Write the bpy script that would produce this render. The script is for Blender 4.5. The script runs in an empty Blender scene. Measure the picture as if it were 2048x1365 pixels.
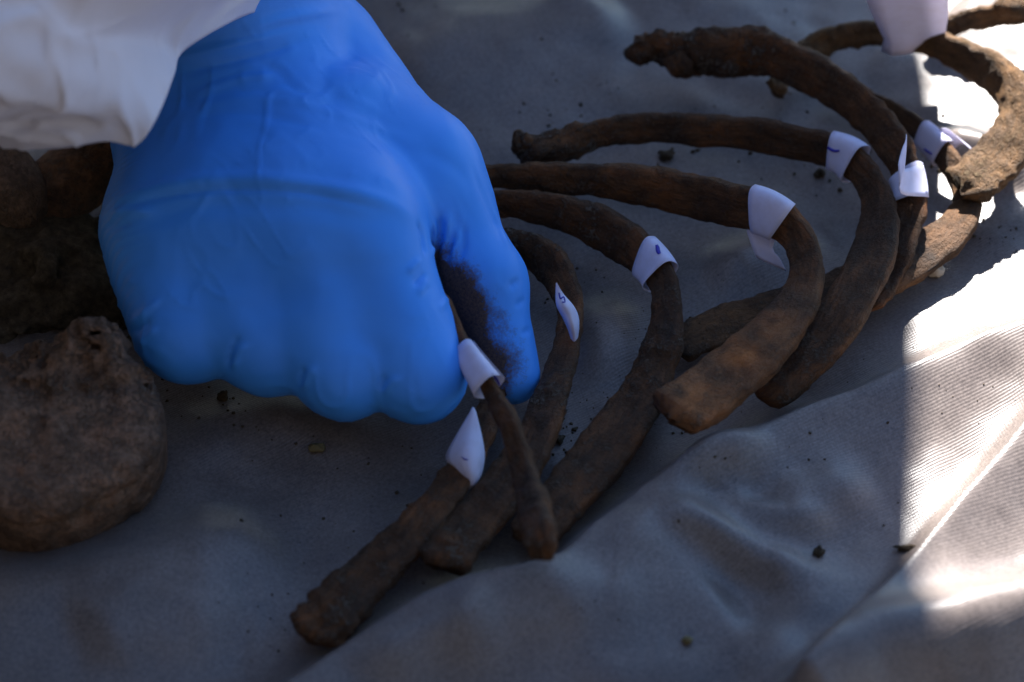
import bpy, math, random
import numpy as np
from mathutils import Vector
from mathutils.bvhtree import BVHTree

random.seed(7)
rng = np.random.default_rng(7)
SC = bpy.context.scene
COL = SC.collection
PI = math.pi

# ------------------------------------------------------------------ camera
PITCH = math.radians(45.0)
DIST = 1.0
FRAME_W = 0.28                      # metres across the picture at the target
LOOK = np.array([0.0, math.cos(PITCH), -math.sin(PITCH)])
RIGHT = np.array([1.0, 0.0, 0.0])
UP = np.array([0.0, math.sin(PITCH), math.cos(PITCH)])
CAM = -DIST * LOOK
S = FRAME_W / 2048.0

cam_d = bpy.data.cameras.new('camera')
cam_d.sensor_width = 36.0
cam_d.lens = 36.0 * DIST / FRAME_W
cam_d.clip_start = 0.05
cam_d.clip_end = 200.0
cam_d.dof.use_dof = True
cam_d.dof.focus_distance = DIST - 0.012
cam_d.dof.aperture_fstop = 9.0
cam = bpy.data.objects.new('camera', cam_d)
COL.objects.link(cam)
cam.location = CAM
cam.rotation_euler = (PI / 2 - PITCH, 0, 0)
SC.camera = cam


def ray(px, py):
    return LOOK + (px - 1024.0) * S * RIGHT - (py - 682.5) * S * UP


def W(px, py, z=0.0):
    """the point of the place at height z (m) that this spot of the picture shows"""
    d = ray(px, py)
    return CAM + d * ((z - CAM[2]) / d[2])


# ------------------------------------------------------------------ sky, sun, exposure
g0, g1 = W(1836, 1365), W(1836, 0)
gd = g1 - g0
SUN_AZ = math.atan2(gd[0], gd[1])           # clockwise from +Y
SUN_EL = math.radians(43.0)
SUN_DIR = np.array([math.cos(SUN_EL) * math.sin(SUN_AZ), math.cos(SUN_EL) * math.cos(SUN_AZ), math.sin(SUN_EL)])

world = bpy.data.worlds.new('World')
SC.world = world
world.use_nodes = True
wn = world.node_tree
bg = wn.nodes['Background']
sky = wn.nodes.new('ShaderNodeTexSky')
sky.sky_type = 'NISHITA'
sky.sun_disc = False
sky.sun_elevation = SUN_EL
sky.sun_rotation = SUN_AZ
wn.links.new(sky.outputs[0], bg.inputs[0])
bg.inputs[1].default_value = 0.05
sky.ozone_density = 8.0
sky.dust_density = 0.3
sky.air_density = 1.2

sun_d = bpy.data.lights.new('sun', 'SUN')
sun_d.energy = 5.0
sun_d.angle = math.radians(0.8)
sun_d.color = (1.0, 0.97, 0.93)
sun = bpy.data.objects.new('sun', sun_d)
COL.objects.link(sun)
sun.rotation_euler = Vector(SUN_DIR).to_track_quat('Z', 'Y').to_euler()

SC.view_settings.view_transform = 'Standard'
SC.view_settings.look = 'None'
SC.view_settings.gamma = 1.0
SC.view_settings.use_curve_mapping = False
SC.view_settings.exposure = 2.25
SC.cycles.max_bounces = 5
SC.cycles.diffuse_bounces = 3
SC.cycles.glossy_bounces = 2


# ------------------------------------------------------------------ numpy noise
def _hash(ix, iy, iz, seed):
    h = (ix * 374761393 + iy * 668265263 + iz * 2147483647 + seed * 1274126177) & 0xFFFFFFFF
    h = ((h ^ (h >> 13)) * 1274126177) & 0xFFFFFFFF
    h = (h ^ (h >> 16)) & 0xFFFFFFFF
    return h.astype(np.float64) / 2147483648.0 - 1.0


def noise3(p, scale, seed=0):
    q = np.asarray(p, float) * scale
    i = np.floor(q).astype(np.int64)
    f = q - i
    u = f * f * f * (f * (f * 6 - 15) + 10)
    r = 0
    for dx in (0, 1):
        for dy in (0, 1):
            for dz in (0, 1):
                w = (u[:, 0] if dx else 1 - u[:, 0]) * (u[:, 1] if dy else 1 - u[:, 1]) * (u[:, 2] if dz else 1 - u[:, 2])
                r = r + w * _hash(i[:, 0] + dx, i[:, 1] + dy, i[:, 2] + dz, seed)
    return r


def fbm(p, scale, octaves=3, seed=0, gain=0.5):
    r, a = 0, 1.0
    for o in range(octaves):
        r = r + a * noise3(p, scale * 2.03 ** o, seed + o * 17)
        a *= gain
    return r


# ------------------------------------------------------------------ mesh helpers
def mesh_obj(name, verts, faces, mat, parent=None, smooth=True):
    me = bpy.data.meshes.new(name)
    me.from_pydata([tuple(v) for v in verts], [], [tuple(int(i) for i in f) for f in faces])
    if smooth:
        me.polygons.foreach_set('use_smooth', [True] * len(me.polygons))
    me.materials.append(mat)
    me.update()
    o = bpy.data.objects.new(name, me)
    COL.objects.link(o)
    if parent:
        o.parent = parent
        o.matrix_parent_inverse = parent.matrix_world.inverted()
    return o


def recentre(o):
    """put a mesh object's origin at its base"""
    me = o.data
    n = len(me.vertices)
    co = np.empty(n * 3)
    me.vertices.foreach_get('co', co)
    co = co.reshape(-1, 3)
    b = np.array([co[:, 0].mean(), co[:, 1].mean(), co[:, 2].min()])
    me.vertices.foreach_set('co', (co - b).ravel())
    o.location = b
    me.update()
    return o


def tag(o, label=None, cat=None, group=None, kind=None):
    if label: o['label'] = label
    if cat: o['category'] = cat
    if group: o['group'] = group
    if kind: o['kind'] = kind
    return o


def child(o, parent):
    """parent keeping the place"""
    bpy.context.view_layer.update()
    o.parent = parent
    o.matrix_parent_inverse = parent.matrix_world.inverted()
    return o


def catmull(P, n, closed=False):
    P = np.asarray(P, float)
    m = len(P)
    if closed:
        ts = np.linspace(0, m, n, endpoint=False)
    else:
        # by chord length
        d = np.r_[0, np.cumsum(np.sqrt((np.diff(P[:, :3], axis=0) ** 2).sum(1)))]
        ts = np.interp(np.linspace(0, d[-1], n), d, np.arange(m))
    i = np.minimum(np.floor(ts).astype(int), m - 1 if closed else m - 2)
    f = (ts - i)[:, None]
    if closed:
        p0, p1, p2, p3 = P[(i - 1) % m], P[i % m], P[(i + 1) % m], P[(i + 2) % m]
    else:
        ext = np.vstack([2 * P[0] - P[1], P, 2 * P[-1] - P[-2]])
        p0, p1, p2, p3 = ext[i], ext[i + 1], ext[i + 2], ext[i + 3]
    return 0.5 * ((2 * p1) + (-p0 + p2) * f + (2 * p0 - 5 * p1 + 4 * p2 - p3) * f ** 2 + (-p0 + 3 * p1 - 3 * p2 + p3) * f ** 3)


def unit(v):
    v = np.asarray(v, float)
    return v / np.maximum(np.linalg.norm(v, axis=-1, keepdims=True), 1e-12)


def surface_nets(f, lo, hi, h, refine=2):
    lo, hi = np.asarray(lo, float), np.asarray(hi, float)
    n = np.ceil((hi - lo) / h).astype(int) + 1
    ax = [lo[k] + h * np.arange(n[k]) for k in range(3)]
    X, Y, Z = np.meshgrid(*ax, indexing='ij')
    P = np.stack([X.ravel(), Y.ravel(), Z.ravel()], 1)
    D = np.concatenate([f(c) for c in np.array_split(P, max(1, len(P) // 200000))]).reshape(n)
    ins = D < 0
    nc = n - 1
    cnt = np.zeros(nc, int)
    acc = np.zeros(tuple(nc) + (3,))
    edges = []
    for a in range(3):
        sl0 = [slice(None)] * 3; sl1 = [slice(None)] * 3
        sl0[a] = slice(0, n[a] - 1); sl1[a] = slice(1, n[a])
        d0, d1 = D[tuple(sl0)], D[tuple(sl1)]
        cr = (d0 < 0) != (d1 < 0)
        idx = np.argwhere(cr)
        v0 = d0[cr]; v1 = d1[cr]
        t = v0 / (v0 - v1)
        pos = idx.astype(float)
        pos[:, a] += t
        b, c = (a + 1) % 3, (a + 2) % 3
        for ob in (0, -1):
            for oc in (0, -1):
                ci = idx.copy()
                ci[:, b] += ob; ci[:, c] += oc
                ok = np.all((ci >= 0) & (ci < nc), axis=1)
                np.add.at(cnt, tuple(ci[ok].T), 1)
                np.add.at(acc, tuple(ci[ok].T), pos[ok])
        edges.append((a, idx, v0 < 0))
    has = cnt > 0
    vid = -np.ones(nc, int)
    vid[has] = np.arange(has.sum())
    V = acc[has] / cnt[has][:, None] * h + lo
    F = []
    for a, idx, neg in edges:
        b, c = (a + 1) % 3, (a + 2) % 3
        ok = (idx[:, b] > 0) & (idx[:, c] > 0) & (idx[:, b] < nc[b]) & (idx[:, c] < nc[c])
        idx, ng = idx[ok], neg[ok]
        q = []
        for ob, oc in ((0, 0), (-1, 0), (-1, -1), (0, -1)):
            ci = idx.copy(); ci[:, b] += ob; ci[:, c] += oc
            q.append(vid[tuple(ci.T)])
        q = np.stack(q, 1)
        q[~ng] = q[~ng][:, ::-1]
        F.append(q)
    F = np.vstack(F)
    for _ in range(refine):
        e = h * 0.25
        g = np.stack([(f(V + e * np.eye(3)[k]) - f(V - e * np.eye(3)[k])) / (2 * e) for k in range(3)], 1)
        g2 = np.maximum((g ** 2).sum(1), 0.2)
        V = V - np.clip(f(V), -h, h)[:, None] * g / g2[:, None] * 0.8
    return V, F


def vnormals(V, F):
    F = np.asarray(F)
    n = np.cross(V[F[:, 2]] - V[F[:, 0]], V[F[:, 3]] - V[F[:, 1]])
    N = np.zeros_like(V)
    for k in range(4):
        np.add.at(N, F[:, k], n)
    return unit(N)


def smin(a, b, k):
    h = np.clip(0.5 + 0.5 * (b - a) / k, 0, 1)
    return b * (1 - h) + a * h - k * h * (1 - h)


def cone(p, a, b, ra, rb):
    a, b = np.asarray(a), np.asarray(b)
    ab = b - a
    t = np.clip(((p - a) @ ab) / (ab @ ab), 0, 1)
    return np.linalg.norm(p - a - t[:, None] * ab, axis=1) - (ra + (rb - ra) * t)


def seg_dist(xy, A):
    """distance to a polyline, signed side, position along (0..1)"""
    best = np.full(len(xy), 1e9); side = np.zeros(len(xy)); along = np.zeros(len(xy))
    L = np.r_[0, np.cumsum(np.linalg.norm(np.diff(A, axis=0), axis=1))]
    for k in range(len(A) - 1):
        ab = A[k + 1] - A[k]
        t = np.clip(((xy - A[k]) @ ab) / (ab @ ab), 0, 1)
        d = xy - A[k] - t[:, None] * ab
        dd = np.linalg.norm(d, axis=-1)
        m = dd < best
        best[m] = dd[m]
        cr = ab[0] * d[:, 1] - ab[1] * d[:, 0]
        side[m] = np.sign(cr[m])
        along[m] = ((L[k] + t * (L[k + 1] - L[k])) / L[-1])[m]
    return best, side, along


# ------------------------------------------------------------------ materials
def new_mat(name):
    m = bpy.data.materials.new(name)
    m.use_nodes = True
    nt = m.node_tree
    return m, nt, nt.nodes['Principled BSDF']


def nd(nt, t, **kw):
    n = nt.nodes.new(t)
    for k, v in kw.items():
        if k.startswith('i_'):
            n.inputs[k[2:].replace('_', ' ')].default_value = v
        else:
            setattr(n, k, v)
    return n


def math_n(nt, op, a, b=None):
    n = nt.nodes.new('ShaderNodeMath'); n.operation = op
    for k, v in enumerate((a, b)):
        if v is None: continue
        if isinstance(v, (int, float)): n.inputs[k].default_value = v
        else: nt.links.new(v, n.inputs[k])
    return n.outputs[0]


def ramp(nt, fac, stops):
    r = nt.nodes.new('ShaderNodeValToRGB')
    e = r.color_ramp.elements
    while len(e) < len(stops): e.new(0.5)
    for k, (p, c) in enumerate(stops):
        e[k].position = p
        e[k].color = (*c, 1) if len(c) == 3 else c
    nt.links.new(fac, r.inputs[0])
    return r.outputs[0]


def mix(nt, fac, a, b, mode='MIX'):
    n = nt.nodes.new('ShaderNodeMix'); n.data_type = 'RGBA'; n.blend_type = mode
    for s, v in ((n.inputs[0], fac), (n.inputs[6], a), (n.inputs[7], b)):
        if isinstance(v, (int, float)): s.default_value = v
        elif isinstance(v, tuple): s.default_value = (*v, 1)
        else: nt.links.new(v, s)
    return n.outputs[2]


def noise_n(nt, coord, scale, detail=4, rough=0.6):
    n = nd(nt, 'ShaderNodeTexNoise', i_Scale=scale, i_Detail=detail, i_Roughness=rough)
    nt.links.new(coord, n.inputs['Vector'])
    return n.outputs['Fac']


def bone_mat(name, seed, dark=(0.034, 0.018, 0.009), mid=(0.105, 0.047, 0.018), red=(0.22, 0.080, 0.024), soil=(0.23, 0.175, 0.125), soil_amt=0.3):
    m, nt, b = new_mat(name)
    tc = nd(nt, 'ShaderNodeTexCoord')
    mp = nd(nt, 'ShaderNodeMapping')
    nt.links.new(tc.outputs['Object'], mp.inputs[0])
    mp.inputs['Location'].default_value = (seed * 1.37, seed * 0.71, seed * 2.3)
    co = mp.outputs[0]
    n1 = noise_n(nt, co, 55, 5, 0.6)
    n2 = noise_n(nt, co, 170, 5, 0.65)
    n3 = noise_n(nt, co, 900, 4, 0.7)
    n4 = noise_n(nt, co, 2600, 3, 0.7)
    gat = nd(nt, 'ShaderNodeAttribute', attribute_name='grain')
    fib = noise_n(nt, gat.outputs['Vector'], 900, 5, 0.72)
    fib2 = noise_n(nt, gat.outputs['Vector'], 260, 4, 0.65)
    c = ramp(nt, math_n(nt, 'ADD', math_n(nt, 'MULTIPLY', n1, 0.55), math_n(nt, 'MULTIPLY', fib2, 0.45)), [(0.36, dark), (0.51, mid), (0.66, red)])
    c = mix(nt, 0.75, c, ramp(nt, fib, [(0.33, (0.38, 0.36, 0.34)), (0.62, (1.15, 1.12, 1.1))]), 'MULTIPLY')
    c = mix(nt, ramp(nt, n2, [(0.48, (0, 0, 0)), (0.70, (0.55, 0.55, 0.55))]), c, dark)
    soilmask = ramp(nt, math_n(nt, 'ADD', math_n(nt, 'MULTIPLY', n3, 0.6), math_n(nt, 'MULTIPLY', n2, 0.4)),
                    [(0.56 - 0.14 * soil_amt, (0, 0, 0)), (0.66 - 0.14 * soil_amt, (1, 1, 1))])
    at = nd(nt, 'ShaderNodeAttribute', attribute_name='soil')
    sm = math_n(nt, 'MULTIPLY', soilmask, math_n(nt, 'ADD', at.outputs['Fac'], 0.16 + 0.3 * soil_amt))
    sm = math_n(nt, 'MINIMUM', sm, 1.0)
    sc = mix(nt, n4, tuple(0.45 * x for x in soil), soil)
    c = mix(nt, sm, c, sc)
    patch = nd(nt, 'ShaderNodeAttribute', attribute_name='amber')
    pm = math_n(nt, 'MULTIPLY', patch.outputs['Fac'], ramp(nt, n2, [(0.45, (1, 1, 1)), (0.7, (0.2, 0.2, 0.2))]))
    c = mix(nt, pm, c, (0.48, 0.155, 0.036))
    nt.links.new(c, b.inputs['Base Color'])
    r = ramp(nt, math_n(nt, 'ADD', math_n(nt, 'MULTIPLY', sm, 0.4), math_n(nt, 'MULTIPLY', n2, 0.6)), [(0.2, (0.52,) * 3), (0.6, (0.9,) * 3)])
    nt.links.new(r, b.inputs['Roughness'])
    b.inputs['Specular IOR Level'].default_value = 0.22
    hsum = math_n(nt, 'ADD', math_n(nt, 'MULTIPLY', n3, 0.5), math_n(nt, 'MULTIPLY', fib, 0.7))
    hsum = math_n(nt, 'ADD', hsum, math_n(nt, 'MULTIPLY', sm, 0.5))
    bp = nd(nt, 'ShaderNodeBump', i_Strength=1.0, i_Distance=0.0013)
    nt.links.new(hsum, bp.inputs['Height'])
    nt.links.new(bp.outputs[0], b.inputs['Normal'])
    return m


def soil_mat():
    m, nt, b = new_mat('soil')
    tc = nd(nt, 'ShaderNodeTexCoord')
    n = noise_n(nt, tc.outputs['Object'], 400, 5, 0.7)
    nt.links.new(ramp(nt, n, [(0.3, (0.030, 0.022, 0.014)), (0.6, (0.10, 0.075, 0.048)), (0.8, (0.18, 0.14, 0.10))]), b.inputs['Base Color'])
    b.inputs['Roughness'].default_value = 0.95
    b.inputs['Specular IOR Level'].default_value = 0.15
    bp = nd(nt, 'ShaderNodeBump', i_Strength=0.8, i_Distance=0.0008)
    nt.links.new(noise_n(nt, tc.outputs['Object'], 1500, 4, 0.7), bp.inputs['Height'])
    nt.links.new(bp.outputs[0], b.inputs['Normal'])
    return m


def cloth_mat():
    m, nt, b = new_mat('grey_cloth')
    tc = nd(nt, 'ShaderNodeTexCoord')
    co = tc.outputs['Object']

    def threads(rot, pitch):
        mp = nd(nt, 'ShaderNodeMapping'); mp.inputs['Rotation'].default_value = (0, 0, rot)
        nt.links.new(co, mp.inputs[0])
        w = nd(nt, 'ShaderNodeTexWave', i_Scale=0.314 / pitch, i_Distortion=1.6, i_Detail=2.0)
        w.inputs['Detail Scale'].default_value = 0.6
        w.wave_type = 'BANDS'; w.bands_direction = 'X'
        nt.links.new(mp.outputs[0], w.inputs[0])
        return w.outputs['Fac']
    t1 = threads(math.radians(58), 0.00085)     # raised cords
    t2 = threads(math.radians(-14), 0.0008)       # cross threads
    nl = noise_n(nt, co, 30, 4, 0.6)
    nm = noise_n(nt, co, 400, 4, 0.7)
    nf = noise_n(nt, co, 2500, 3, 0.7)
    c = ramp(nt, nl, [(0.3, (0.130, 0.105, 0.093)), (0.7, (0.198, 0.161, 0.143))])
    thread_h = math_n(nt, 'ADD', math_n(nt, 'MULTIPLY', t1, 0.75), math_n(nt, 'MULTIPLY', t2, 0.18))
    c = mix(nt, 0.2, c, ramp(nt, thread_h, [(0.0, (0.45,) * 3), (1.0, (1.0,) * 3)]), 'MULTIPLY')
    nf2 = noise_n(nt, co, 1100, 4, 0.75)
    c = mix(nt, 0.8, c, ramp(nt, nf2, [(0.32, (0.55,) * 3), (0.68, (1.4,) * 3)]), 'MULTIPLY')
    dust = ramp(nt, math_n(nt, 'ADD', math_n(nt, 'MULTIPLY', nl, 0.5), math_n(nt, 'MULTIPLY', nm, 0.5)), [(0.5, (0, 0, 0)), (0.74, (0.28,) * 3)])
    c = mix(nt, dust, c, (0.20, 0.165, 0.125))
    nt.links.new(c, b.inputs['Base Color'])
    nt.links.new(ramp(nt, nl, [(0.3, (0.30,) * 3), (0.7, (0.40,) * 3)]), b.inputs['Roughness'])
    b.inputs['Specular IOR Level'].default_value = 0.42
    b.inputs['Sheen Weight'].default_value = 0.05
    b.inputs['Sheen Roughness'].default_value = 0.4
    hh = math_n(nt, 'ADD', thread_h, math_n(nt, 'MULTIPLY', nf, 0.4))
    bp = nd(nt, 'ShaderNodeBump', i_Strength=0.30, i_Distance=0.0002)
    nt.links.new(hh, bp.inputs['Height'])
    nt.links.new(bp.outputs[0], b.inputs['Normal'])
    return m


def paper_mat():
    m, nt, b = new_mat('white_paper')
    tc = nd(nt, 'ShaderNodeTexCoord')
    n = noise_n(nt, tc.outputs['Object'], 220, 5, 0.65)
    c = ramp(nt, n, [(0.45, (0.80, 0.78, 0.97)), (0.75, (0.70, 0.66, 0.80))])
    nt.links.new(c, b.inputs['Base Color'])
    b.inputs['Roughness'].default_value = 0.6
    b.inputs['Specular IOR Level'].default_value = 0.3
    tr = nd(nt, 'ShaderNodeBsdfTranslucent'); tr.inputs[0].default_value = (0.8, 0.76, 0.85, 1)
    ms = nd(nt, 'ShaderNodeMixShader'); ms.inputs[0].default_value = 0.22
    nt.links.new(b.outputs[0], ms.inputs[1]); nt.links.new(tr.outputs[0], ms.inputs[2])
    nt.links.new(ms.outputs[0], nt.nodes['Material Output'].inputs[0])
    return m


def ink_mat():
    m, nt, b = new_mat('blue_ink')
    b.inputs['Base Color'].default_value = (0.035, 0.03, 0.36, 1)
    b.inputs['Roughness'].default_value = 0.5
    return m


def glove_mat():
    m, nt, b = new_mat('blue_nitrile')
    tc = nd(nt, 'ShaderNodeTexCoord')
    co = tc.outputs['Object']
    n1 = noise_n(nt, co, 40, 3, 0.5)
    n2 = noise_n(nt, co, 350, 5, 0.7)
    n3 = noise_n(nt, co, 1400, 4, 0.75)
    c = ramp(nt, n1, [(0.3, (0.048, 0.275, 0.82)), (0.7, (0.060, 0.312, 0.89))])
    at = nd(nt, 'ShaderNodeAttribute', attribute_name='dirt')
    mask = math_n(nt, 'ADD', at.outputs['Fac'], math_n(nt, 'MULTIPLY', math_n(nt, 'SUBTRACT', math_n(nt, 'ADD', math_n(nt, 'ADD', math_n(nt, 'MULTIPLY', n2, 0.35), math_n(nt, 'MULTIPLY', n3, 0.25)), math_n(nt, 'MULTIPLY', noise_n(nt, co, 130, 3, 0.6), 0.4)), 0.5), 1.9))
    mask = ramp(nt, mask, [(0.40, (0, 0, 0)), (0.85, (0.97,) * 3)])
    gate = ramp(nt, at.outputs['Fac'], [(0.05, (0, 0, 0)), (0.2, (1, 1, 1))])
    mask = math_n(nt, 'MULTIPLY', mask, gate)
    dc = ramp(nt, n3, [(0.35, (0.026, 0.014, 0.006)), (0.7, (0.13, 0.072, 0.030))])
    c = mix(nt, mask, c, dc)
    nt.links.new(c, b.inputs['Base Color'])
    nt.links.new(math_n(nt, 'ADD', math_n(nt, 'MULTIPLY', mask, 0.4), 0.5), b.inputs['Roughness'])
    b.inputs['Specular IOR Level'].default_value = 0.4
    b.inputs['Subsurface Weight'].default_value = 0.0
    bp = nd(nt, 'ShaderNodeBump', i_Strength=0.35, i_Distance=0.0006)
    nt.links.new(math_n(nt, 'ADD', math_n(nt, 'MULTIPLY', mask, 0.8), math_n(nt, 'MULTIPLY', n2, 0.18)), bp.inputs['Height'])
    nt.links.new(bp.outputs[0], b.inputs['Normal'])
    return m


def sleeve_mat():
    m, nt, b = new_mat('white_coverall')
    tc = nd(nt, 'ShaderNodeTexCoord')
    n = noise_n(nt, tc.outputs['Object'], 18, 4, 0.6)
    nf = noise_n(nt, tc.outputs['Object'], 700, 4, 0.7)
    nt.links.new(ramp(nt, n, [(0.3, (0.60, 0.60, 0.68)), (0.7, (0.68, 0.68, 0.77))]), b.inputs['Base Color'])
    b.inputs['Roughness'].default_value = 0.7
    bp = nd(nt, 'ShaderNodeBump', i_Strength=0.25, i_Distance=0.0005)
    nt.links.new(nf, bp.inputs['Height'])
    nt.links.new(bp.outputs[0], b.inputs['Normal'])
    return m


def ground_mat():
    m, nt, b = new_mat('earth')
    tc = nd(nt, 'ShaderNodeTexCoord')
    n = noise_n(nt, tc.outputs['Object'], 12, 8, 0.7)
    nt.links.new(ramp(nt, n, [(0.3, (0.014, 0.012, 0.011)), (0.7, (0.034, 0.030, 0.027))]), b.inputs['Base Color'])
    b.inputs['Roughness'].default_value = 0.95
    return m


M_SOIL, M_CLOTH, M_PAPER, M_INK, M_GLOVE, M_SLEEVE, M_EARTH = soil_mat(), cloth_mat(), paper_mat(), ink_mat(), glove_mat(), sleeve_mat(), ground_mat()

# ------------------------------------------------------------------ cloth with its folds
# (picture polyline, crest height mm, spread left of the line mm, spread right of it mm, end taper)
RIDGES = [
    ([(380, 1440), (560, 1362), (720, 1270), (870, 1192), (1000, 1155), (1110, 1126), (1200, 1045), (1290, 975), (1400, 905), (1484, 862), (1610, 812), (1737, 768), (1835, 720), (2048, 640), (2300, 560)], 13.0, 7.0, 26.0, 0.06),
    ([(1150, 1120), (1260, 1120), (1360, 1165), (1440, 1230), (1480, 1300)], 6.4, 7.2, 10.8, 0.35),
    ([(1430, 985), (1500, 1030), (1590, 1050), (1700, 1040)], 4.8, 4.5, 6.3, 0.4),
    ([(700, 1365), (860, 1300), (1010, 1270)], 6.4, 7.2, 9.0, 0.3),
    ([(1500, 1400), (1560, 1280), (1640, 1180), (1690, 1100)], 4.8, 8.1, 8.1, 0.4),
    ([(1240, 1040), (1330, 1030), (1420, 1060), (1500, 1095), (1573, 1120), (1680, 1165)], 8.0, 7.2, 6.3, 0.3),
    ([(1200, 1085), (1290, 1080), (1400, 1100), (1500, 1140)], 5.6, 5.4, 7.2, 0.3),
    ([(1375, 1030), (1372, 975), (1410, 935), (1490, 915), (1600, 905)], 7.2, 5.4, 7.2, 0.4),
    ([(1500, 1000), (1610, 1000), (1760, 965)], 5.1, 8.1, 8.1, 0.4),
    ([(820, 1330), (960, 1270), (1120, 1225), (1300, 1215), (1420, 1240)], 5.6, 9.0, 11.7, 0.3),
    ([(1100, 1400), (1300, 1330), (1500, 1290), (1620, 1260)], 4.8, 10.8, 10.8, 0.3),
    ([(1560, 1440), (1640, 1345), (1750, 1205), (1850, 1085), (1950, 965), (2048, 855), (2250, 640)], 15.0, 4.0, 20.0, 0.05),
    ([(1480, 1460), (1610, 1365), (1750, 1290), (1900, 1235), (2048, 1175), (2300, 1080)], 21.0, 12.0, 14.0, 0.05),
    ([(-200, 1200), (60, 1165), (260, 1125), (470, 1085), (640, 1085)], 8.0, 14.4, 18.0, 0.3),
    ([(760, 130), (900, 70), (1080, 20), (1250, -30)], 6.0, 18.0, 22.0, 0.2),
    ([(330, 905), (430, 850), (560, 830), (700, 870), (800, 930)], 4.0, 10.0, 13.0, 0.3),
    ([(120, 1290), (300, 1240), (500, 1230)], 4.8, 12.6, 12.6, 0.3),
    ([(1850, 265), (1940, 270), (2010, 300), (2060, 350)], 7.0, 7.0, 6.0, 0.3),
    ([(1380, 530), (1500, 500), (1640, 430)], 6.4, 8.1, 10.8, 0.4),
    ([(1150, 560), (1220, 640), (1230, 760)], 4.8, 8.1, 8.1, 0.4),
    ([(1890, 0), (2000, 40), (2150, 60)], 6.4, 13.5, 13.5, 0.2),
]
_R = []
for pts, hmm, sl, sr, tp in RIDGES:
    A = np.array([W(x, y, hmm * 0.001)[:2] for x, y in pts])
    A = catmull(np.c_[A, np.zeros(len(A))], len(A) * 3)[:, :2]
    _R.append((A, hmm * 0.001, sl * 0.001, sr * 0.001, tp))


def cloth_h(xy):
    xy = np.atleast_2d(np.asarray(xy, float))
    z = np.zeros(len(xy))
    p3 = np.c_[xy, np.zeros(len(xy))]
    wob = 0.0015 * noise3(p3, 45, 3)
    for A, h, sl, sr, tp in _R:
        d, s, t = seg_dist(xy + wob[:, None], A)
        sg = np.where(s > 0, sl, sr)
        taper = np.clip(np.minimum(t, 1 - t) / tp, 0, 1)
        taper = taper * taper * (3 - 2 * taper)
        prof = np.exp(-(d / sg) ** 2 * 0.9)
        if 0.0085 < h < 0.02:                           # the big folds are pinched along the crest
            prof = 0.35 * prof + 0.65 * np.exp(-1.45 * (np.sqrt((d / sg) ** 2 + 0.012) - 0.11))
        z = np.maximum(z, 0) * 1.0 + h * taper * prof * (1 - 0.35 * np.clip(z / 0.02, 0, 1))
    z = z + 0.0020 * fbm(p3, 20, 2, 11) + 0.0005 * fbm(p3, 70, 2, 23)
    # threads pull into shallow slack creases in the front slope
    c = np.sin((xy[:, 0] * 0.6 + xy[:, 1] * 1.0 + 0.006 * noise3(p3, 40, 31)) * 260)
    z = z + 0.0005 * c * np.clip(noise3(p3, 16, 37), 0, 1)
    return z


def axis_pts(lo, a, b, hi, fine, coarse):
    return np.r_[np.linspace(lo, a, coarse, endpoint=False), np.arange(a, b, fine), np.linspace(b, hi, coarse)]


gx = axis_pts(-0.75, -0.185, 0.185, 0.75, 0.0010, 28)
gy = axis_pts(-0.6, -0.235, 0.215, 0.75, 0.0010, 28)
GX, GY = np.meshgrid(gx, gy, indexing='ij')
xy = np.stack([GX.ravel(), GY.ravel()], 1)
cz = np.concatenate([cloth_h(c) for c in np.array_split(xy, 12)])
nx, ny = len(gx), len(gy)
I, J = np.meshgrid(np.arange(nx - 1), np.arange(ny - 1), indexing='ij')
b0 = (I * ny + J).ravel()
cloth = mesh_obj('cloth_sheet', np.c_[xy, cz], np.stack([b0, b0 + ny, b0 + ny + 1, b0 + 1], 1), M_CLOTH)
tag(cloth, 'rumpled grey cloth spread under the bones', 'cloth', kind='structure')
gr = mesh_obj('ground', [(-6, -6, -.03), (6, -6, -.03), (6, 6, -.03), (-6, 6, -.03)], [(0, 1, 2, 3)], M_EARTH)
tag(gr, 'bare brown earth under the cloth', 'ground', kind='structure')


CZ = cz.reshape(len(gx), len(gy))


def cloth_at(x, y):
    i = min(max(int(np.searchsorted(gx, x)) - 1, 0), nx - 2)
    j = min(max(int(np.searchsorted(gy, y)) - 1, 0), ny - 2)
    u = (x - gx[i]) / (gx[i + 1] - gx[i]); v = (y - gy[j]) / (gy[j + 1] - gy[j])
    return CZ[i, j] * (1 - u) * (1 - v) + CZ[i + 1, j] * u * (1 - v) + CZ[i, j + 1] * (1 - u) * v + CZ[i + 1, j + 1] * u * v


def on_cloth(px, py, h):
    """point that shows at this spot, h metres above the cloth"""
    z = h
    for _ in range(6):
        p = W(px, py, z)
        z = 0.5 * z + 0.5 * (cloth_at(p[0], p[1]) + h)
    return W(px, py, z)


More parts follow.
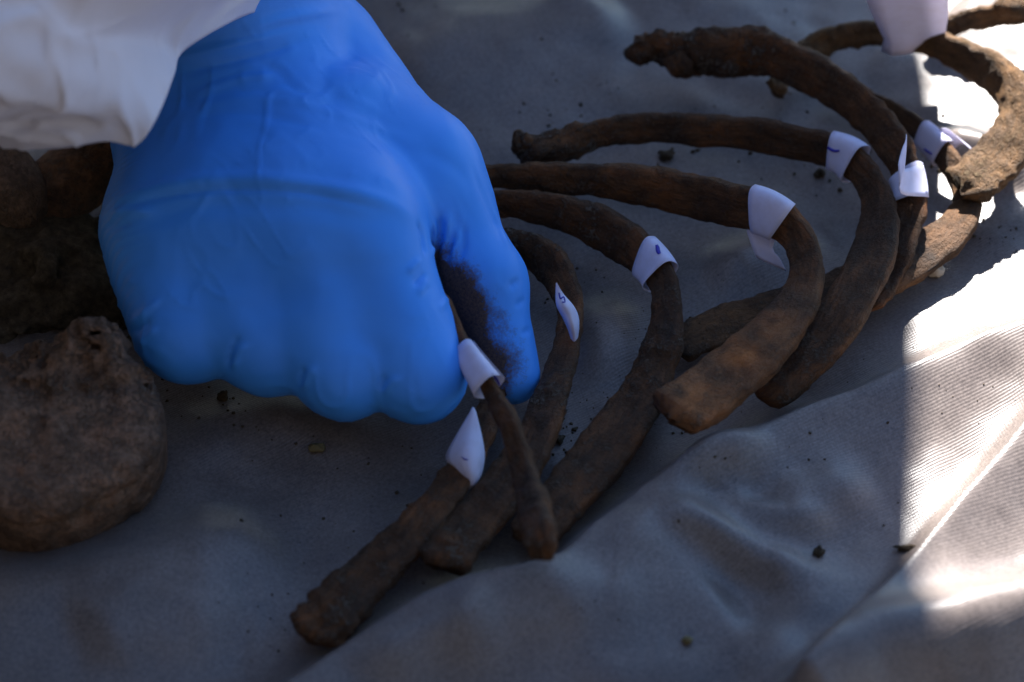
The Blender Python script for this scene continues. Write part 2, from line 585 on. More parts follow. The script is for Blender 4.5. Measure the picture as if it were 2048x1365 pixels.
# ------------------------------------------------------------------ ribs
def bone_mesh(ctrl, n, m, flat=0.39, twist=(-32, -26), crust=(), rough=1.0, seed=0, ends=('round', 'broken'), soil_ends=(0.5, 0.5), groove=0.24):
    """swept rib: ctrl = (picture x, y, height mm over the cloth, half width px)"""
    P = np.array([[*on_cloth(x, y, h * .001), r] for x, y, h, r in ctrl])
    Q = catmull(P, n)
    c = Q[:, :3]
    depth = (c - CAM) @ LOOK
    a = Q[:, 3] * S * depth * np.linspace(0.93, 1.03, n) * (1 + 0.07 * noise3(c * np.array([1, 1, 1.0]) + seed, 48, seed + 2))
    T = unit(np.gradient(c, axis=0))
    V = unit(CAM - c)
    Wd = unit(np.cross(T, V))                    # across the rib
    Nn = np.cross(Wd, T)                         # its broad face
    t = np.linspace(0, 1, n)
    tw = np.radians(twist[0] + (twist[1] - twist[0]) * t)[:, None]
    Wd, Nn = Wd * np.cos(tw) + Nn * np.sin(tw), Nn * np.cos(tw) - Wd * np.sin(tw)
    th = np.linspace(0, 2 * PI, m, endpoint=False)
    L = np.r_[0, np.cumsum(np.linalg.norm(np.diff(c, axis=0), axis=1))]
    prof = np.ones(n)
    for e, kind in enumerate(ends):
        dist = L if e == 0 else L[-1] - L
        rr = a[0] if e == 0 else a[-1]
        k = 0.75 if kind == 'round' else 0.22
        u = np.clip(dist / (rr * k), 0, 1)
        prof *= np.sqrt(np.clip(1 - (1 - u) ** 2, 0.0, 1)) * (0.75 if kind == 'broken' else 0.98) + (0.25 if kind == 'broken' else 0.02)
    ct, st = np.cos(th), np.sin(th)
    sq = 1.0 / (np.abs(ct) ** 3.6 + np.abs(st) ** 3.6) ** (1 / 3.6)
    V3 = np.zeros((n, m, 3))
    for k in range(n):
        aa, bb = a[k] * prof[k], a[k] * flat * prof[k]
        gr_ = 1 - groove * np.exp(-((np.angle(np.exp(1j * (th - 1.9 * PI / 2 - 0.5)))) / 0.5) ** 2)
        V3[k] = c[k] + (Wd[k][None] * (aa * ct * sq)[:, None] + Nn[k][None] * (bb * st * sq * gr_)[:, None])
    flatV = V3.reshape(-1, 3)
    grain = np.stack([np.repeat(L, m) * 0.22, (a[:, None] * ct[None]).ravel(), (a[:, None] * st[None] * flat).ravel()], 1)
    out = unit(flatV - np.repeat(c, m, axis=0))
    tt = np.repeat(t, m)
    e0 = np.exp(-np.repeat(L, m) / 0.016); e1 = np.exp(-np.repeat(L[-1] - L, m) / 0.013)
    endm = np.clip(e0 * soil_ends[0] + e1 * soil_ends[1], 0, 1)
    off = np.array([seed * .31, seed * .17, seed * .05])
    disp = rough * (0.00045 * fbm(flatV + off, 110, 2, seed) + 0.00032 * fbm(flatV + off, 420, 2, seed + 5) * (1 + 2.0 * endm) + 0.0009 * endm * fbm(flatV + off, 240, 3, seed + 9))
    crw = np.zeros(len(flatV))
    for (x, y, h, r, amp) in crust:              # soil caked on
        w_ = np.exp(-(np.linalg.norm(flatV - on_cloth(x, y, h * .001), axis=1) / (r * S)) ** 2)
        crw = np.maximum(crw, w_)
        disp = disp + w_ * amp * .001 * (0.35 + np.abs(fbm(flatV + off, 300, 3, seed + 90)) + 0.5 * np.abs(noise3(flatV + off, 900, seed + 95)))
    flatV = flatV + out * disp[:, None]
    for e, kind in enumerate(ends):              # broken ends are jagged along the rib
        if kind == 'broken':
            idx = 0 if e == 0 else n - 1
            s = slice(idx * m, idx * m + m)
            j = 0.0026 * fbm(flatV[s] + off, 330, 3, seed + 40 + e)
            flatV[s] += (T[idx] * (-1 if e == 0 else 1))[None] * j[:, None]
    F = []
    ar = np.arange(m)
    for k in range(n - 1):
        F.append(np.stack([k * m + ar, k * m + (ar + 1) % m, (k + 1) * m + (ar + 1) % m, (k + 1) * m + ar], 1))
    F = [tuple(f) for f in np.vstack(F)]
    verts = list(flatV)
    soil = list(np.clip(crw * 1.2 + endm * 1.1 + 0.25 * (noise3(flatV + off, 60, seed + 3) > 0.25), 0, 1))
    for e, kind in enumerate(ends):
        idx = 0 if e == 0 else n - 1
        base = idx * m
        cen = flatV[base:base + m].mean(0)
        d = T[idx] * (-1 if e == 0 else 1)
        prev = [base + k for k in range(m)]
        if kind == 'broken':
            for sc_, dp in ((0.80, 0.0002), (0.66, -0.0012), (0.3, -0.0020)):
                ring = []
                for k in range(m):
                    p = cen + (flatV[base + k] - cen) * sc_ + d * dp
                    p = p + d * 0.0007 * fbm(p[None] + off, 500, 2, seed + 71)[0]
                    ring.append(len(verts)); verts.append(p); soil.append(0.55)
                for k in range(m):
                    q = (prev[k], prev[(k + 1) % m], ring[(k + 1) % m], ring[k])
                    F.append(q if e == 1 else q[::-1])
                prev = ring
        ci = len(verts)
        verts.append(cen + d * (-0.002 if kind == 'broken' else 0.0001)); soil.append(0.5)
        for k in range(m):
            q = (prev[k], prev[(k + 1) % m], ci)
            F.append(q if e == 1 else q[::-1])
    return dict(grain=grain, verts=verts, faces=F, soil=soil, c=c, T=T, Wd=Wd, N=Nn, a=a * prof, flat=flat, L=L)


def lump_mesh(centre, r, seed, stretch=(1, 1, 1), n=14, m=20, amp=0.25):
    """an uneven knob"""
    u = np.linspace(0, PI, n)[1:-1]; v = np.linspace(0, 2 * PI, m, endpoint=False)
    U, Vv = np.meshgrid(u, v, indexing='ij')
    d = np.stack([np.sin(U) * np.cos(Vv), np.sin(U) * np.sin(Vv), np.cos(U)], -1).reshape(-1, 3)
    d = np.vstack([d, [0, 0, 1], [0, 0, -1]])
    rr = r * (1 + amp * fbm(d + seed, 1.6, 3, seed))
    V_ = np.asarray(centre) + d * rr[:, None] * np.asarray(stretch)
    F = []
    k = n - 2
    for i in range(k - 1):
        for j in range(m):
            F.append((i * m + j, (i + 1) * m + j, (i + 1) * m + (j + 1) % m, i * m + (j + 1) % m))
    for j in range(m):
        F.append((k * m, j, (j + 1) % m))
        F.append((k * m + 1, (k - 1) * m + (j + 1) % m, (k - 1) * m + j))
    return V_, F


def set_attr(o, name, vals):
    a = o.data.attributes.new(name, 'FLOAT', 'POINT')
    a.data.foreach_set('value', np.asarray(vals, float))


def rib(name, label, ctrl, seed, mat=None, n=150, m=36, lumps=(), amber=(), cat='rib bone', group='rib bones laid out on the cloth', **kw):
    g = bone_mesh(ctrl, n, m, seed=seed, **kw)
    verts, faces, soil = list(g['verts']), list(g['faces']), list(g['soil'])
    for (x, y, h, r, sx, sy, sz) in lumps:
        lv, lf = lump_mesh(on_cloth(x, y, h * .001), r * S, seed + len(verts), (sx, sy, sz))
        b = len(verts)
        verts += list(lv); faces += [tuple(b + i for i in f) for f in lf]; soil += [0.9] * len(lv)
    o = mesh_obj(name, verts, faces, mat or bone_mat(f'bone_{seed}', seed))
    set_attr(o, 'soil', soil)
    V = np.array(verts)
    am = np.zeros(len(V))
    for (x, y, h, r, s) in amber:
        p = on_cloth(x, y, h * .001)
        am = np.maximum(am, s * np.exp(-(np.linalg.norm(V - p, axis=1) / (r * S)) ** 2))
    set_attr(o, 'amber', am)
    gv = V.copy(); gv[:len(g['grain'])] = g['grain']
    ga = o.data.attributes.new('grain', 'FLOAT_VECTOR', 'POINT'); ga.data.foreach_set('vector', gv.ravel())
    recentre(o)
    tag(o, label, cat, group)
    return g


RIB_A = rib('rib_bone', 'broad tan rib curving like a ring in the sun, with an upright paper tag',
    [(1548, 186, 7, 24), (1570, 140, 8, 28), (1635, 88, 10, 30), (1720, 68, 12, 31), (1800, 74, 14, 30), (1890, 98, 16, 34), (1975, 138, 17, 42), (2035, 200, 17, 46), (2030, 270, 16, 50), (1985, 328, 15, 54), (1925, 378, 14, 52)],
    1, mat=bone_mat('bone_1', 1, dark=(0.05, 0.027, 0.012), mid=(0.13, 0.070, 0.029), red=(0.21, 0.105, 0.036), soil=(0.22, 0.155, 0.09), soil_amt=0.45), soil_ends=(.8, .6), rough=1.5)
RIB_B = rib('rib_bone', 'thick rib with a forked dirt-caked head, paper strip twisted round its bend',
    [(1264, 100, 14, 28), (1320, 97, 15, 29), (1365, 104, 15, 42), (1430, 108, 16, 46), (1520, 105, 18, 46), (1620, 145, 20, 44), (1710, 205, 20, 42), (1775, 270, 20, 39), (1810, 335, 19, 33), (1822, 405, 17, 31), (1808, 480, 14, 31), (1778, 548, 10, 33), (1735, 610, 8, 32)],
    2, lumps=[(1362, 122, 14, 31, 1.1, 1.1, 1.0), (1284, 102, 14, 27, 1.3, .9, 1.1), (1460, 138, 14, 20, 1.4, .8, .9)], crust=[(1400, 95, 17, 90, 1.6), (1520, 90, 19, 60, 1.2), (1300, 95, 15, 50, 1.0)], soil_ends=(1, .4), rough=1.35)
RIB_C = rib('rib_bone', 'long rib with a rough knobbed head, paper band marked with a curved blue stroke',
    [(1036, 306, 12, 32), (1100, 297, 12, 32), (1200, 266, 13, 32), (1300, 256, 14, 35), (1400, 260, 15, 37), (1500, 268, 16, 39), (1600, 288, 17, 39), (1690, 312, 18, 36), (1742, 370, 18, 36), (1757, 440, 18, 41), (1742, 520, 18, 48), (1695, 612, 17, 53), (1630, 697, 14, 54), (1562, 760, 10, 52), (1515, 795, 8, 46)],
    3, lumps=[(1038, 288, 13, 22, .7, 1, 1.3)], crust=[(1060, 300, 13, 60, 1.3), (1150, 300, 13, 60, 1.3)], ends=('round', 'round'), soil_ends=(1, .5))
RIB_D = rib('rib_bone', 'rib with an amber patch near its broken end, paper band with hanging tail',
    [(930, 352, 12, 28), (1020, 354, 12, 30), (1120, 356, 13, 36), (1250, 366, 15, 42), (1370, 388, 16, 46), (1460, 408, 17, 46), (1535, 426, 18, 43), (1592, 470, 19, 38), (1613, 540, 20, 37), (1592, 612, 21, 46), (1522, 695, 21, 56), (1430, 775, 20, 61), (1345, 832, 20, 58)],
    4, mat=bone_mat('bone_4', 4, mid=(0.125, 0.055, 0.020), red=(0.26, 0.092, 0.027), soil_amt=0.25), amber=[(1484, 716, 23, 42, .8), (1400, 795, 22, 62, .6), (1550, 650, 23, 50, .4), (1605, 560, 24, 40, .2)], soil_ends=(.5, .5))
RIB_E = rib('rib_bone', 'rib caked with dirt below its paper band marked with a short blue dash',
    [(930, 405, 10, 28), (1020, 408, 11, 32), (1120, 424, 12, 44), (1210, 460, 13, 47), (1275, 502, 14, 44), (1318, 548, 15, 34), (1333, 610, 14, 33), (1326, 690, 12, 40), (1292, 780, 9, 48), (1232, 870, 9, 60), (1160, 960, 8, 57), (1095, 1040, 7, 54), (1055, 1088, 7, 46)],
    5, crust=[(1300, 680, 15, 45, 1.6), (1285, 760, 13, 40, 1.4), (1330, 600, 17, 30, .8), (1200, 440, 15, 60, .8)], soil_ends=(.4, .5), rough=1.2)
RIB_F = rib('rib_bone', 'tightly bent rib beside the thumb tip with a pointed paper strip on it',
    [(960, 482, 10, 28), (1030, 492, 11, 36), (1095, 522, 12, 40), (1132, 578, 13, 34), (1140, 640, 14, 28), (1126, 720, 14, 30), (1095, 810, 13, 36), (1065, 890, 12, 44), (1005, 980, 10, 50), (930, 1065, 8, 52), (878, 1128, 8, 48)],
    6, crust=[(1105, 790, 15, 60, 1.0), (1040, 500, 14, 70, 1.0), (885, 1110, 10, 50, 1.0)], soil_ends=(.4, .8))
RIB_G = rib('rib_bone', 'rib lying under three others, its bend sunlit beside the tan ring-shaped rib',
    [(1650, 180, 6, 20), (1730, 196, 7, 20), (1800, 232, 8, 22), (1868, 288, 9, 26), (1915, 345, 9, 30), (1935, 402, 9, 36), (1905, 462, 9, 44), (1845, 508, 8, 47), (1770, 550, 8, 47), (1680, 580, 7, 44), (1580, 612, 7, 42), (1470, 645, 7, 42), (1350, 692, 7, 40)],
    8, mat=bone_mat('bone_8', 8, mid=(0.12, 0.06, 0.026), red=(0.19, 0.09, 0.034)))
RIB_H = rib('rib_bone', 'thin pointed rib pinched between the gloved thumb and finger, crossing over another rib',
    [(842, 535, 36, 17), (890, 620, 34, 18), (930, 700, 33, 18), (985, 785, 31, 20), (1022, 860, 29, 24), (1048, 940, 26, 27), (1068, 1020, 23, 34), (1084, 1080, 20, 34), (1090, 1122, 18, 22)],
    9, ends=('round', 'round'), soil_ends=(.4, .6), flat=0.62)
RIB_I = rib('rib_bone', 'lowest rib in the picture, half under the gloved fingers with a loose paper flap',
    [(1005, 740, 10, 26), (985, 800, 11, 28), (955, 880, 12, 35), (905, 970, 11, 38), (840, 1050, 10, 41), (765, 1125, 9, 46), (690, 1200, 8, 55), (618, 1282, 7, 52)],
    10, crust=[(660, 1230, 10, 70, 1.2), (770, 1120, 11, 40, .7)], soil_ends=(.4, .9), rough=1.2, ends=('round', 'round'))
RIB_K = rib('rib_bone', 'brown rib running out of the top right corner behind the upright paper tag',
    [(1850, 70, 6, 22), (1930, 46, 8, 24), (2000, 30, 10, 28), (2080, 10, 12, 34), (2180, -30, 12, 36), (2280, -90, 10, 36)],
    12, lumps=[(2030, 8, 14, 36, 1.1, 1, .8)], rough=1.4, mat=bone_mat('bone_12', 12, mid=(0.13, 0.07, 0.03), red=(0.2, 0.1, 0.04)))


# ------------------------------------------------------------------ paper tags
def rib_at(g, px, py):
    """index of the rib's centreline nearest to a spot of the picture"""
    d = g['c'] - CAM
    k = d @ LOOK
    x = 1024 + (d @ RIGHT) / k / S
    y = 682.5 - (d @ UP) / k / S
    return int(np.argmin((x - px) ** 2 + (y - py) ** 2))


def strip_obj(name, rows, label, group='paper tags on the ribs'):
    """rows: list of cross lines (k points each) down the strip"""
    R = np.array(rows)
    n, k = R.shape[:2]
    V = R.reshape(-1, 3)
    F = [(i * k + j, i * k + j + 1, (i + 1) * k + j + 1, (i + 1) * k + j) for i in range(n - 1) for j in range(k - 1)]
    o = mesh_obj(name, V, F, M_PAPER)
    md = o.modifiers.new('thick', 'SOLIDIFY'); md.thickness = 0.00014; md.offset = 0
    tag(o, label, 'paper tag', group)
    return o


def wrap_rows(g, px, py, width_px, th0, th1, n=40, gap=0.0006, cols=7, skew=0.0, flare=0.0):
    i = rib_at(g, px, py)
    step = np.linalg.norm(np.diff(g['c'], axis=0), axis=1).mean()
    w = width_px * S
    rows = []
    for th in np.linspace(math.radians(th0), math.radians(th1), n):
        row = []
        ph = (th - math.radians((th0 + th1) / 2))
        for u in np.linspace(-0.5, 0.5, cols):
            f = i + (u * w + skew * w * ph) / step
            f = min(max(f, 1), len(g['c']) - 2)
            j = int(f); q = f - j
            L_ = lambda A: A[j] * (1 - q) + A[j + 1] * q
            a = L_(g['a']) + gap + flare * (u + 0.5)
            b = L_(g['a']) * g['flat'] + gap + flare * (u + 0.5)
            e = 3.2
            sq = 1.0 / (abs(math.cos(th)) ** e + abs(math.sin(th)) ** e) ** (1 / e)
            row.append(L_(g['c']) + L_(g['Wd']) * a * math.cos(th) * sq + L_(g['N']) * b * math.sin(th) * sq)
        rows.append(row)
    return rows


def tail_rows(rows, pts, n=16, w0=None, w1=None):
    """continue a strip from its last row through (px, py, z mm, half-width px, dir deg in the picture)"""
    last = np.array(rows[-1])
    c = [last.mean(0)]; hw = [(last[-1] - last[0]) / 2]
    for (x, y, z, h, ang) in pts:
        c.append(W(x, y, z * .001))
        d = math.radians(ang)
        v = RIGHT * math.cos(d) - UP * math.sin(d)
        hw.append(v * h * S)
    A = catmull(np.c_[np.array(c), np.array(hw)], n + 1)[1:]
    k = len(last)
    return rows + [[a[:3] + a[3:] * u for u in np.linspace(-1, 1, k)] for a in A]


def ink(parent, pts_px, r_px):
    """a pen stroke lying on the paper"""
    bpy.context.view_layer.update()
    dg = bpy.context.evaluated_depsgraph_get()
    bv = BVHTree.FromObject(parent, dg)
    mw = parent.matrix_world
    P = []
    for x, y in catmull(np.c_[np.array(pts_px, float), np.zeros(len(pts_px))], 14)[:, :2]:
        loc, nrm, _, _ = bv.ray_cast(mw.inverted() @ Vector(CAM), (mw.inverted().to_3x3() @ Vector(ray(x, y))).normalized())
        if loc is not None:
            P.append((np.array(mw @ loc), unit(CAM - np.array(mw @ loc))))
    if len(P) < 3:
        return
    c = np.array([p for p, _ in P]); nv = np.array([n for _, n in P])
    T = unit(np.gradient(c, axis=0)); B = np.cross(nv, T)
    V, F = [], []
    k = len(c)
    for i in range(k):
        r = r_px * S * (0.65 + 0.35 * math.sin(PI * (i + 1) / (k + 1)))
        up = nv[i] * 0.00026
        V += [c[i] - B[i] * r - nv[i] * 0.00005, c[i] - B[i] * r * .9 + up, c[i] + B[i] * r * .9 + up, c[i] + B[i] * r - nv[i] * 0.00005]
        if i:
            for a in range(3):
                F.append((4 * i - 4 + a, 4 * i - 3 + a, 4 * i + 1 + a, 4 * i + a))
    F += [(0, 1, 2, 3), (4 * k - 1, 4 * k - 2, 4 * k - 3, 4 * k - 4)]
    o = mesh_obj('ink_mark', V, F, M_INK)
    child(o, parent)


# C: band with a curved stroke
t = strip_obj('paper_tag', wrap_rows(RIB_C, 1688, 312, 70, -60, 265, flare=0.0008), 'white paper band with a curved blue pen stroke')
ink(t, [(1649, 280), (1656, 295), (1668, 302), (1679, 302)], 3.6)
# D: band with a hanging tail
rows = wrap_rows(RIB_D, 1538, 425, 70, 170, -25 - 20, gap=0.0008)
rows = wrap_rows(RIB_D, 1538, 425, 68, -40, 190, gap=0.0008)
t = strip_obj('paper_tag', tail_rows(rows, [(1520, 468, 16, 34, 38), (1530, 500, 12, 35, 30), (1543, 530, 8, 33, 24)]), 'blank white paper band with a tail hanging down to the cloth')
# E: band with a dash
t = strip_obj('paper_tag', wrap_rows(RIB_E, 1312, 528, 74, -60, 265, flare=0.0006), 'white paper band with a short thick blue pen dash')
ink(t, [(1313, 490), (1315, 496), (1316, 502), (1319, 508)], 6)
# F: pointed strip
def px_rows(rows, n=22, cols=7):
    """strip through picture rows of (x, y, z mm) points"""
    A_ = np.array([[W(x, y, z * .001) for x, y, z in r] for r in rows])
    A_ = catmull(A_.reshape(len(rows), -1), n).reshape(n, -1, 3)
    return [catmull(r, cols) for r in A_]


t = strip_obj('paper_tag', px_rows([
    [(1112, 566, 30), (1113, 566, 30), (1114, 567, 30)],
    [(1111, 590, 27), (1119, 589, 27.5), (1128, 590, 27)],
    [(1113, 612, 25), (1130, 610, 26.5), (1147, 612, 24)],
    [(1122, 630, 22), (1141, 630, 24), (1157, 634, 20)],
    [(1132, 650, 20), (1146, 652, 21.5), (1158, 658, 17)],
    [(1140, 672, 16), (1148, 676, 17), (1154, 684, 14)],
    [(1146, 700, 11), (1147, 702, 11), (1148, 704, 11)]]), 'pointed white paper strip sticking up beside the thumb')
ink(t, [(1118, 586), (1121, 598), (1127, 594), (1130, 604), (1124, 605)], 1.8)
# H: loose curl on the pinched rib
t = strip_obj('paper_tag', wrap_rows(RIB_H, 953, 732, 104, -150, 185, gap=0.0007, flare=0.0012), 'loosely curled paper tag on the thin rib held in the glove')
ink(t, [(985, 748), (994, 760), (1000, 772)], 2.2)
# I: loose flap laid slantwise over the rib
t = strip_obj('paper_tag', px_rows([
    [(939, 826, 20), (946, 814, 21), (952, 824, 20)],
    [(914, 868, 17), (938, 858, 19), (962, 864, 18)],
    [(891, 914, 12), (932, 902, 18.5), (969, 904, 16)],
    [(906, 938, 12), (937, 930, 17), (967, 934, 13.5)],
    [(922, 960, 11), (942, 956, 14), (960, 956, 12)],
    [(934, 976, 9), (942, 979, 10), (950, 972, 10)]]), 'white paper flap with a faint smudge below the gloved fingers')
ink(t, [(922, 914), (930, 919), (936, 920)], 1.5)
# B: band and twisted free end
rows = wrap_rows(RIB_B, 1822, 372, 76, -70, 190, gap=0.0009)
t = strip_obj('paper_tag', tail_rows(rows, [(1800, 362, 30, 24, 88), (1806, 320, 34, 18, 80), (1812, 288, 36, 6, 80), (1813, 270, 37, 2, 80)]), 'paper strip twisted round the bend of the thick forked rib')
# G: band with a sunlit flap
rows = wrap_rows(RIB_G, 1866, 286, 76, 230, -30, gap=0.0008)
t = strip_obj('paper_tag', tail_rows(rows, [(1905, 272, 13, 26, 40), (1938, 296, 11, 22, 40)], n=10), 'white paper band with a flap catching the sun beside the tan rib')
ink(t, [(1848, 298), (1856, 304), (1864, 309)], 3.2)
# A: upright tag
top = [(1722, -30, 52), (1760, -30, 52), (1800, -28, 51), (1850, -22, 51), (1897, -6, 48)]
mid_ = [(1742, 25, 38), (1775, 26, 38), (1815, 26, 37), (1855, 28, 37), (1896, 34, 35)]
low = [(1768, 78, 22), (1790, 88, 21), (1815, 86, 20), (1850, 77, 20), (1890, 70, 21)]
rows = [[W(x, y, z * .001) for x, y, z in r] for r in (top, mid_, low)]
R5 = catmull(np.array(rows).reshape(3, -1), 9).reshape(9, 5, 3)
rows = list(R5) + [[p + np.array([0, 0.002 * k, -0.004 * k]) for p in R5[-1]] for k in (1, 2)]
t = strip_obj('paper_tag', rows, 'large blank upright paper tag at the top right')


# ------------------------------------------------------------------ the bones at the left
def blob_bone(name, label, f, lo, hi, seed, mat, h=0.0013, soilf=None):
    V, F = surface_nets(f, lo, hi, h)
    o = mesh_obj(name, V, F, mat)
    set_attr(o, 'soil', soilf(V) if soilf is not None else np.full(len(V), 0.4))
    set_attr(o, 'amber', np.zeros(len(V)))
    ga = o.data.attributes.new('grain', 'FLOAT_VECTOR', 'POINT'); ga.data.foreach_set('vector', np.ascontiguousarray(V * 0.7).ravel())
    recentre(o)
    tag(o, label, 'bone', 'large bones at the left edge')
    return o


cQ = W(95, 872, 0.0185)
nQ = unit(np.array([0.05, -0.29, 0.95]))


def f_round(p):
    q = p - cQ
    h_ = q @ nQ
    e1 = unit(np.cross(nQ, np.array([0, 1.0, 0]))); e2 = np.cross(nQ, e1)
    u_, v_ = q @ e1, q @ e2
    ang = np.arctan2(v_, u_)
    R_ = 0.0300 + 0.0012 * np.sin(2 * ang + 0.6) + 0.0007 * np.sin(5 * ang)
    rad = np.sqrt(u_ ** 2 + v_ ** 2)
    rd = 0.0075
    dx = rad - (R_ - rd); dy = np.abs(h_ - 0.0008 * np.cos(3 * ang)) - (0.0150 - rd)
    d = np.minimum(np.maximum(dx, dy), 0) + np.hypot(np.maximum(dx, 0), np.maximum(dy, 0)) - rd
    # worn face, hollow towards the broken far rim
    face = np.clip(h_ / 0.008, 0, 1)
    far = np.clip((q @ UP - 0.006) / 0.014, 0, 1)
    d = d + 0.0022 * face * np.exp(-(rad / 0.02) ** 2)
    d = d + far * (0.0065 * np.abs(fbm(p, 110, 3, 5)) + 0.005 * fbm(p, 55, 2, 8) + 0.0015)
    # rim crease
    d = d + 0.0011 * np.exp(-((h_ - 0.0075 - 0.0008 * np.sin(4 * ang)) / 0.0011) ** 2) * np.clip((rad - 0.02) / 0.006, 0, 1)
    pits = noise3(p, 190, 14)
    d = d + 0.0035 * np.clip(pits - 0.5, 0, 1) + 0.0006 * fbm(p, 240, 3, 15)
    return d


M_GREYBONE = bone_mat('bone_20', 20, dark=(0.105, 0.060, 0.036), mid=(0.25, 0.148, 0.092), red=(0.31, 0.155, 0.085), soil=(0.24, 0.17, 0.12), soil_amt=0.35)
blob_bone('large_bone', 'large smooth rounded brown bone with a rough broken top at lower left', f_round, cQ - 0.046, cQ + 0.046, 20, M_GREYBONE, soilf=lambda V: np.clip(0.35 + ((V - cQ) @ UP - 0.004) / 0.012, 0.3, 1))

u0, u1 = W(-130, 210, 0.030), W(25, 400, 0.018)
M_DKBONE = bone_mat('bone_21', 21, dark=(0.085, 0.052, 0.033), mid=(0.19, 0.12, 0.075), red=(0.24, 0.135, 0.07), soil_amt=0.3)
blob_bone('large_bone', 'dark brown bone shaft at the left edge under the white sleeve',
          lambda p: cone(p, u0, u1, 0.014, 0.0105) + 0.0006 * fbm(p, 120, 3, 33), np.minimum(u0, u1) - 0.02, np.maximum(u0, u1) + 0.02, 21, M_DKBONE)
v0, v1 = W(215, 300, 0.020), W(115, 385, 0.014)
blob_bone('large_bone', 'short reddish brown bone between the dark shaft and the blue glove',
          lambda p: smin(cone(p, v0, v1, 0.0115, 0.009), cone(p, v1, W(70, 470, 0.008), 0.008, 0.007), 0.006) + 0.0007 * fbm(p, 140, 3, 35), np.minimum(v0, v1) - 0.035, np.maximum(v0, v1) + 0.03, 22, bone_mat('bone_22', 22, dark=(0.06, 0.034, 0.02), mid=(0.18, 0.092, 0.046), red=(0.28, 0.125, 0.05), soil_amt=0.3))

# heap of soil behind the rounded bone
sp = W(60, 560, 0.0)


def f_heap(p):
    q = (p - sp) / np.array([0.034, 0.024, 0.017])
    return (np.linalg.norm(q, axis=1) - 1) * 0.018 + 0.004 * fbm(p, 110, 4, 51)


hv, hf = surface_nets(f_heap, sp - np.array([.05, .04, .004]), sp + np.array([.05, .04, .03]), 0.0013, 1)
heap = mesh_obj('soil_heap', hv, hf, M_SOIL)
recentre(heap)
tag(heap, 'dark crumbly soil heap behind the rounded bone at left', 'soil')


# ------------------------------------------------------------------ soil crumbs
def ico_lump(r, seed):
    V_, F = lump_mesh((0, 0, 0), r, seed, n=6, m=7, amp=0.45)
    return V_, F


cr_v, cr_f = [], []
spots = [  # picture centre, spread px, count, size mm range
    (1100, 215, 90, 24, .25, .7), (1250, 190, 110, 14, .25, .6), (1400, 315, 80, 26, .3, .9), (1560, 190, 70, 14, .3, .8),
    (1650, 350, 60, 22, .3, 1.0), (330, 700, 90, 90, .3, 1.0), (260, 650, 40, 50, .4, 1.3), (470, 790, 70, 30, .3, .9), (640, 905, 80, 16, .3, .8),
    (1130, 880, 35, 40, .3, .9), (1200, 790, 60, 30, .2, .6), (1120, 560, 70, 20, .2, .5), (700, 1060, 120, 20, .2, .7),
    (560, 1240, 60, 14, .3, .8), (1250, 880, 80, 20, .2, .5), (1430, 870, 70, 26, .2, .6), (1700, 900, 150, 26, .2, .5),
    (1985, 470, 40, 22, .2, .7), (1960, 760, 90, 14, .2, .45), (1500, 1200, 200, 22, .2, .5), (900, 1290, 160, 18, .2, .5),
    (1024, 682, 600, 90, .15, .35), (820, 30, 60, 14, .3, .9), (1850, 330, 80, 18, .3, .7), (1340, 650, 40, 30, .2, .6), (500, 1180, 200, 30, .2, .5), (1560, 30, 90, 16, .2, .6),
]
for (cx, cy, sp_, cnt, s0, s1) in spots:
    for _ in range(int(cnt * 0.75)):
        x, y = rng.normal(cx, sp_), rng.normal(cy, sp_ * 0.6)
        p = on_cloth(x, y, 0.0)
        r = (s0 + (s1 - s0) * rng.random() ** 3.0) * 0.00085
        lv, lf = ico_lump(r, int(rng.integers(1e6)))
        b = len(cr_v)
        cr_v += list(lv * np.array([1, 1, .75]) + p + np.array([0, 0, r * .45])); cr_f += [tuple(b + i for i in f) for f in lf]
crumbs = mesh_obj('soil_crumbs', cr_v, cr_f, M_SOIL)
tag(crumbs, 'fine soil crumbs scattered over the grey cloth', 'soil', kind='stuff')


def clod(px, py, r_mm, st, label, mat=None, seed=0):
    p = on_cloth(px, py, 0.0)
    lv, lf = lump_mesh((0, 0, 0), r_mm * .001, seed, st, n=12, m=16, amp=0.4)
    lv = lv + np.array([0, 0, r_mm * .0007]) + p
    o = mesh_obj('soil_clod', lv, lf, mat or M_SOIL)
    recentre(o)
    tag(o, label, 'soil clod', 'soil clods lying on the cloth')


M_PALE, _nt, _b = new_mat('pale_grit')
_b.inputs['Base Color'].default_value = (0.5, 0.42, 0.32, 1); _b.inputs['Roughness'].default_value = 0.9
M_STRAW, _nt, _b = new_mat('straw_grit')
_b.inputs['Base Color'].default_value = (0.16, 0.12, 0.05, 1); _b.inputs['Roughness'].default_value = 0.9
clod(1637, 1110, 1.5, (1, .9, .9), 'dark round soil clod alone on the front slope of the cloth', seed=3)
clod(1812, 1100, 1.1, (2.8, .8, .7), 'dark elongated soil clod beside the sunlit cloth fold', seed=5)
clod(1374, 1285, 1.1, (1.2, 1, .8), 'small tan soil clod near the bottom edge', mat=M_STRAW, seed=7)
clod(1872, 549, 2.0, (1, .9, .9), 'pale soil clod catching the sun below the sunlit rib bend', mat=M_PALE, seed=9)
clod(252, 645, 2.4, (.8, 1, .9), 'largest soil clod beside the glove at left', seed=11)
clod(445, 798, 1.6, (1, 1, .8), 'soil clod lying below the little finger of the glove', seed=13)
clod(633, 902, 1.5, (1.3, 1, .7), 'flat straw coloured soil clod below the gloved fingers', mat=M_STRAW, seed=15)
clod(1333, 316, 1.6, (1.4, 1, .8), 'soil clod inside the curve of the long rib with the curved mark', seed=17)
clod(1640, 352, 1.5, (1, 1, .9), 'soil clod below the paper band with the curved stroke', seed=19)
clod(1118, 884, 1.3, (1, 1, .8), 'soil clod right of the crossing of two ribs', seed=21)

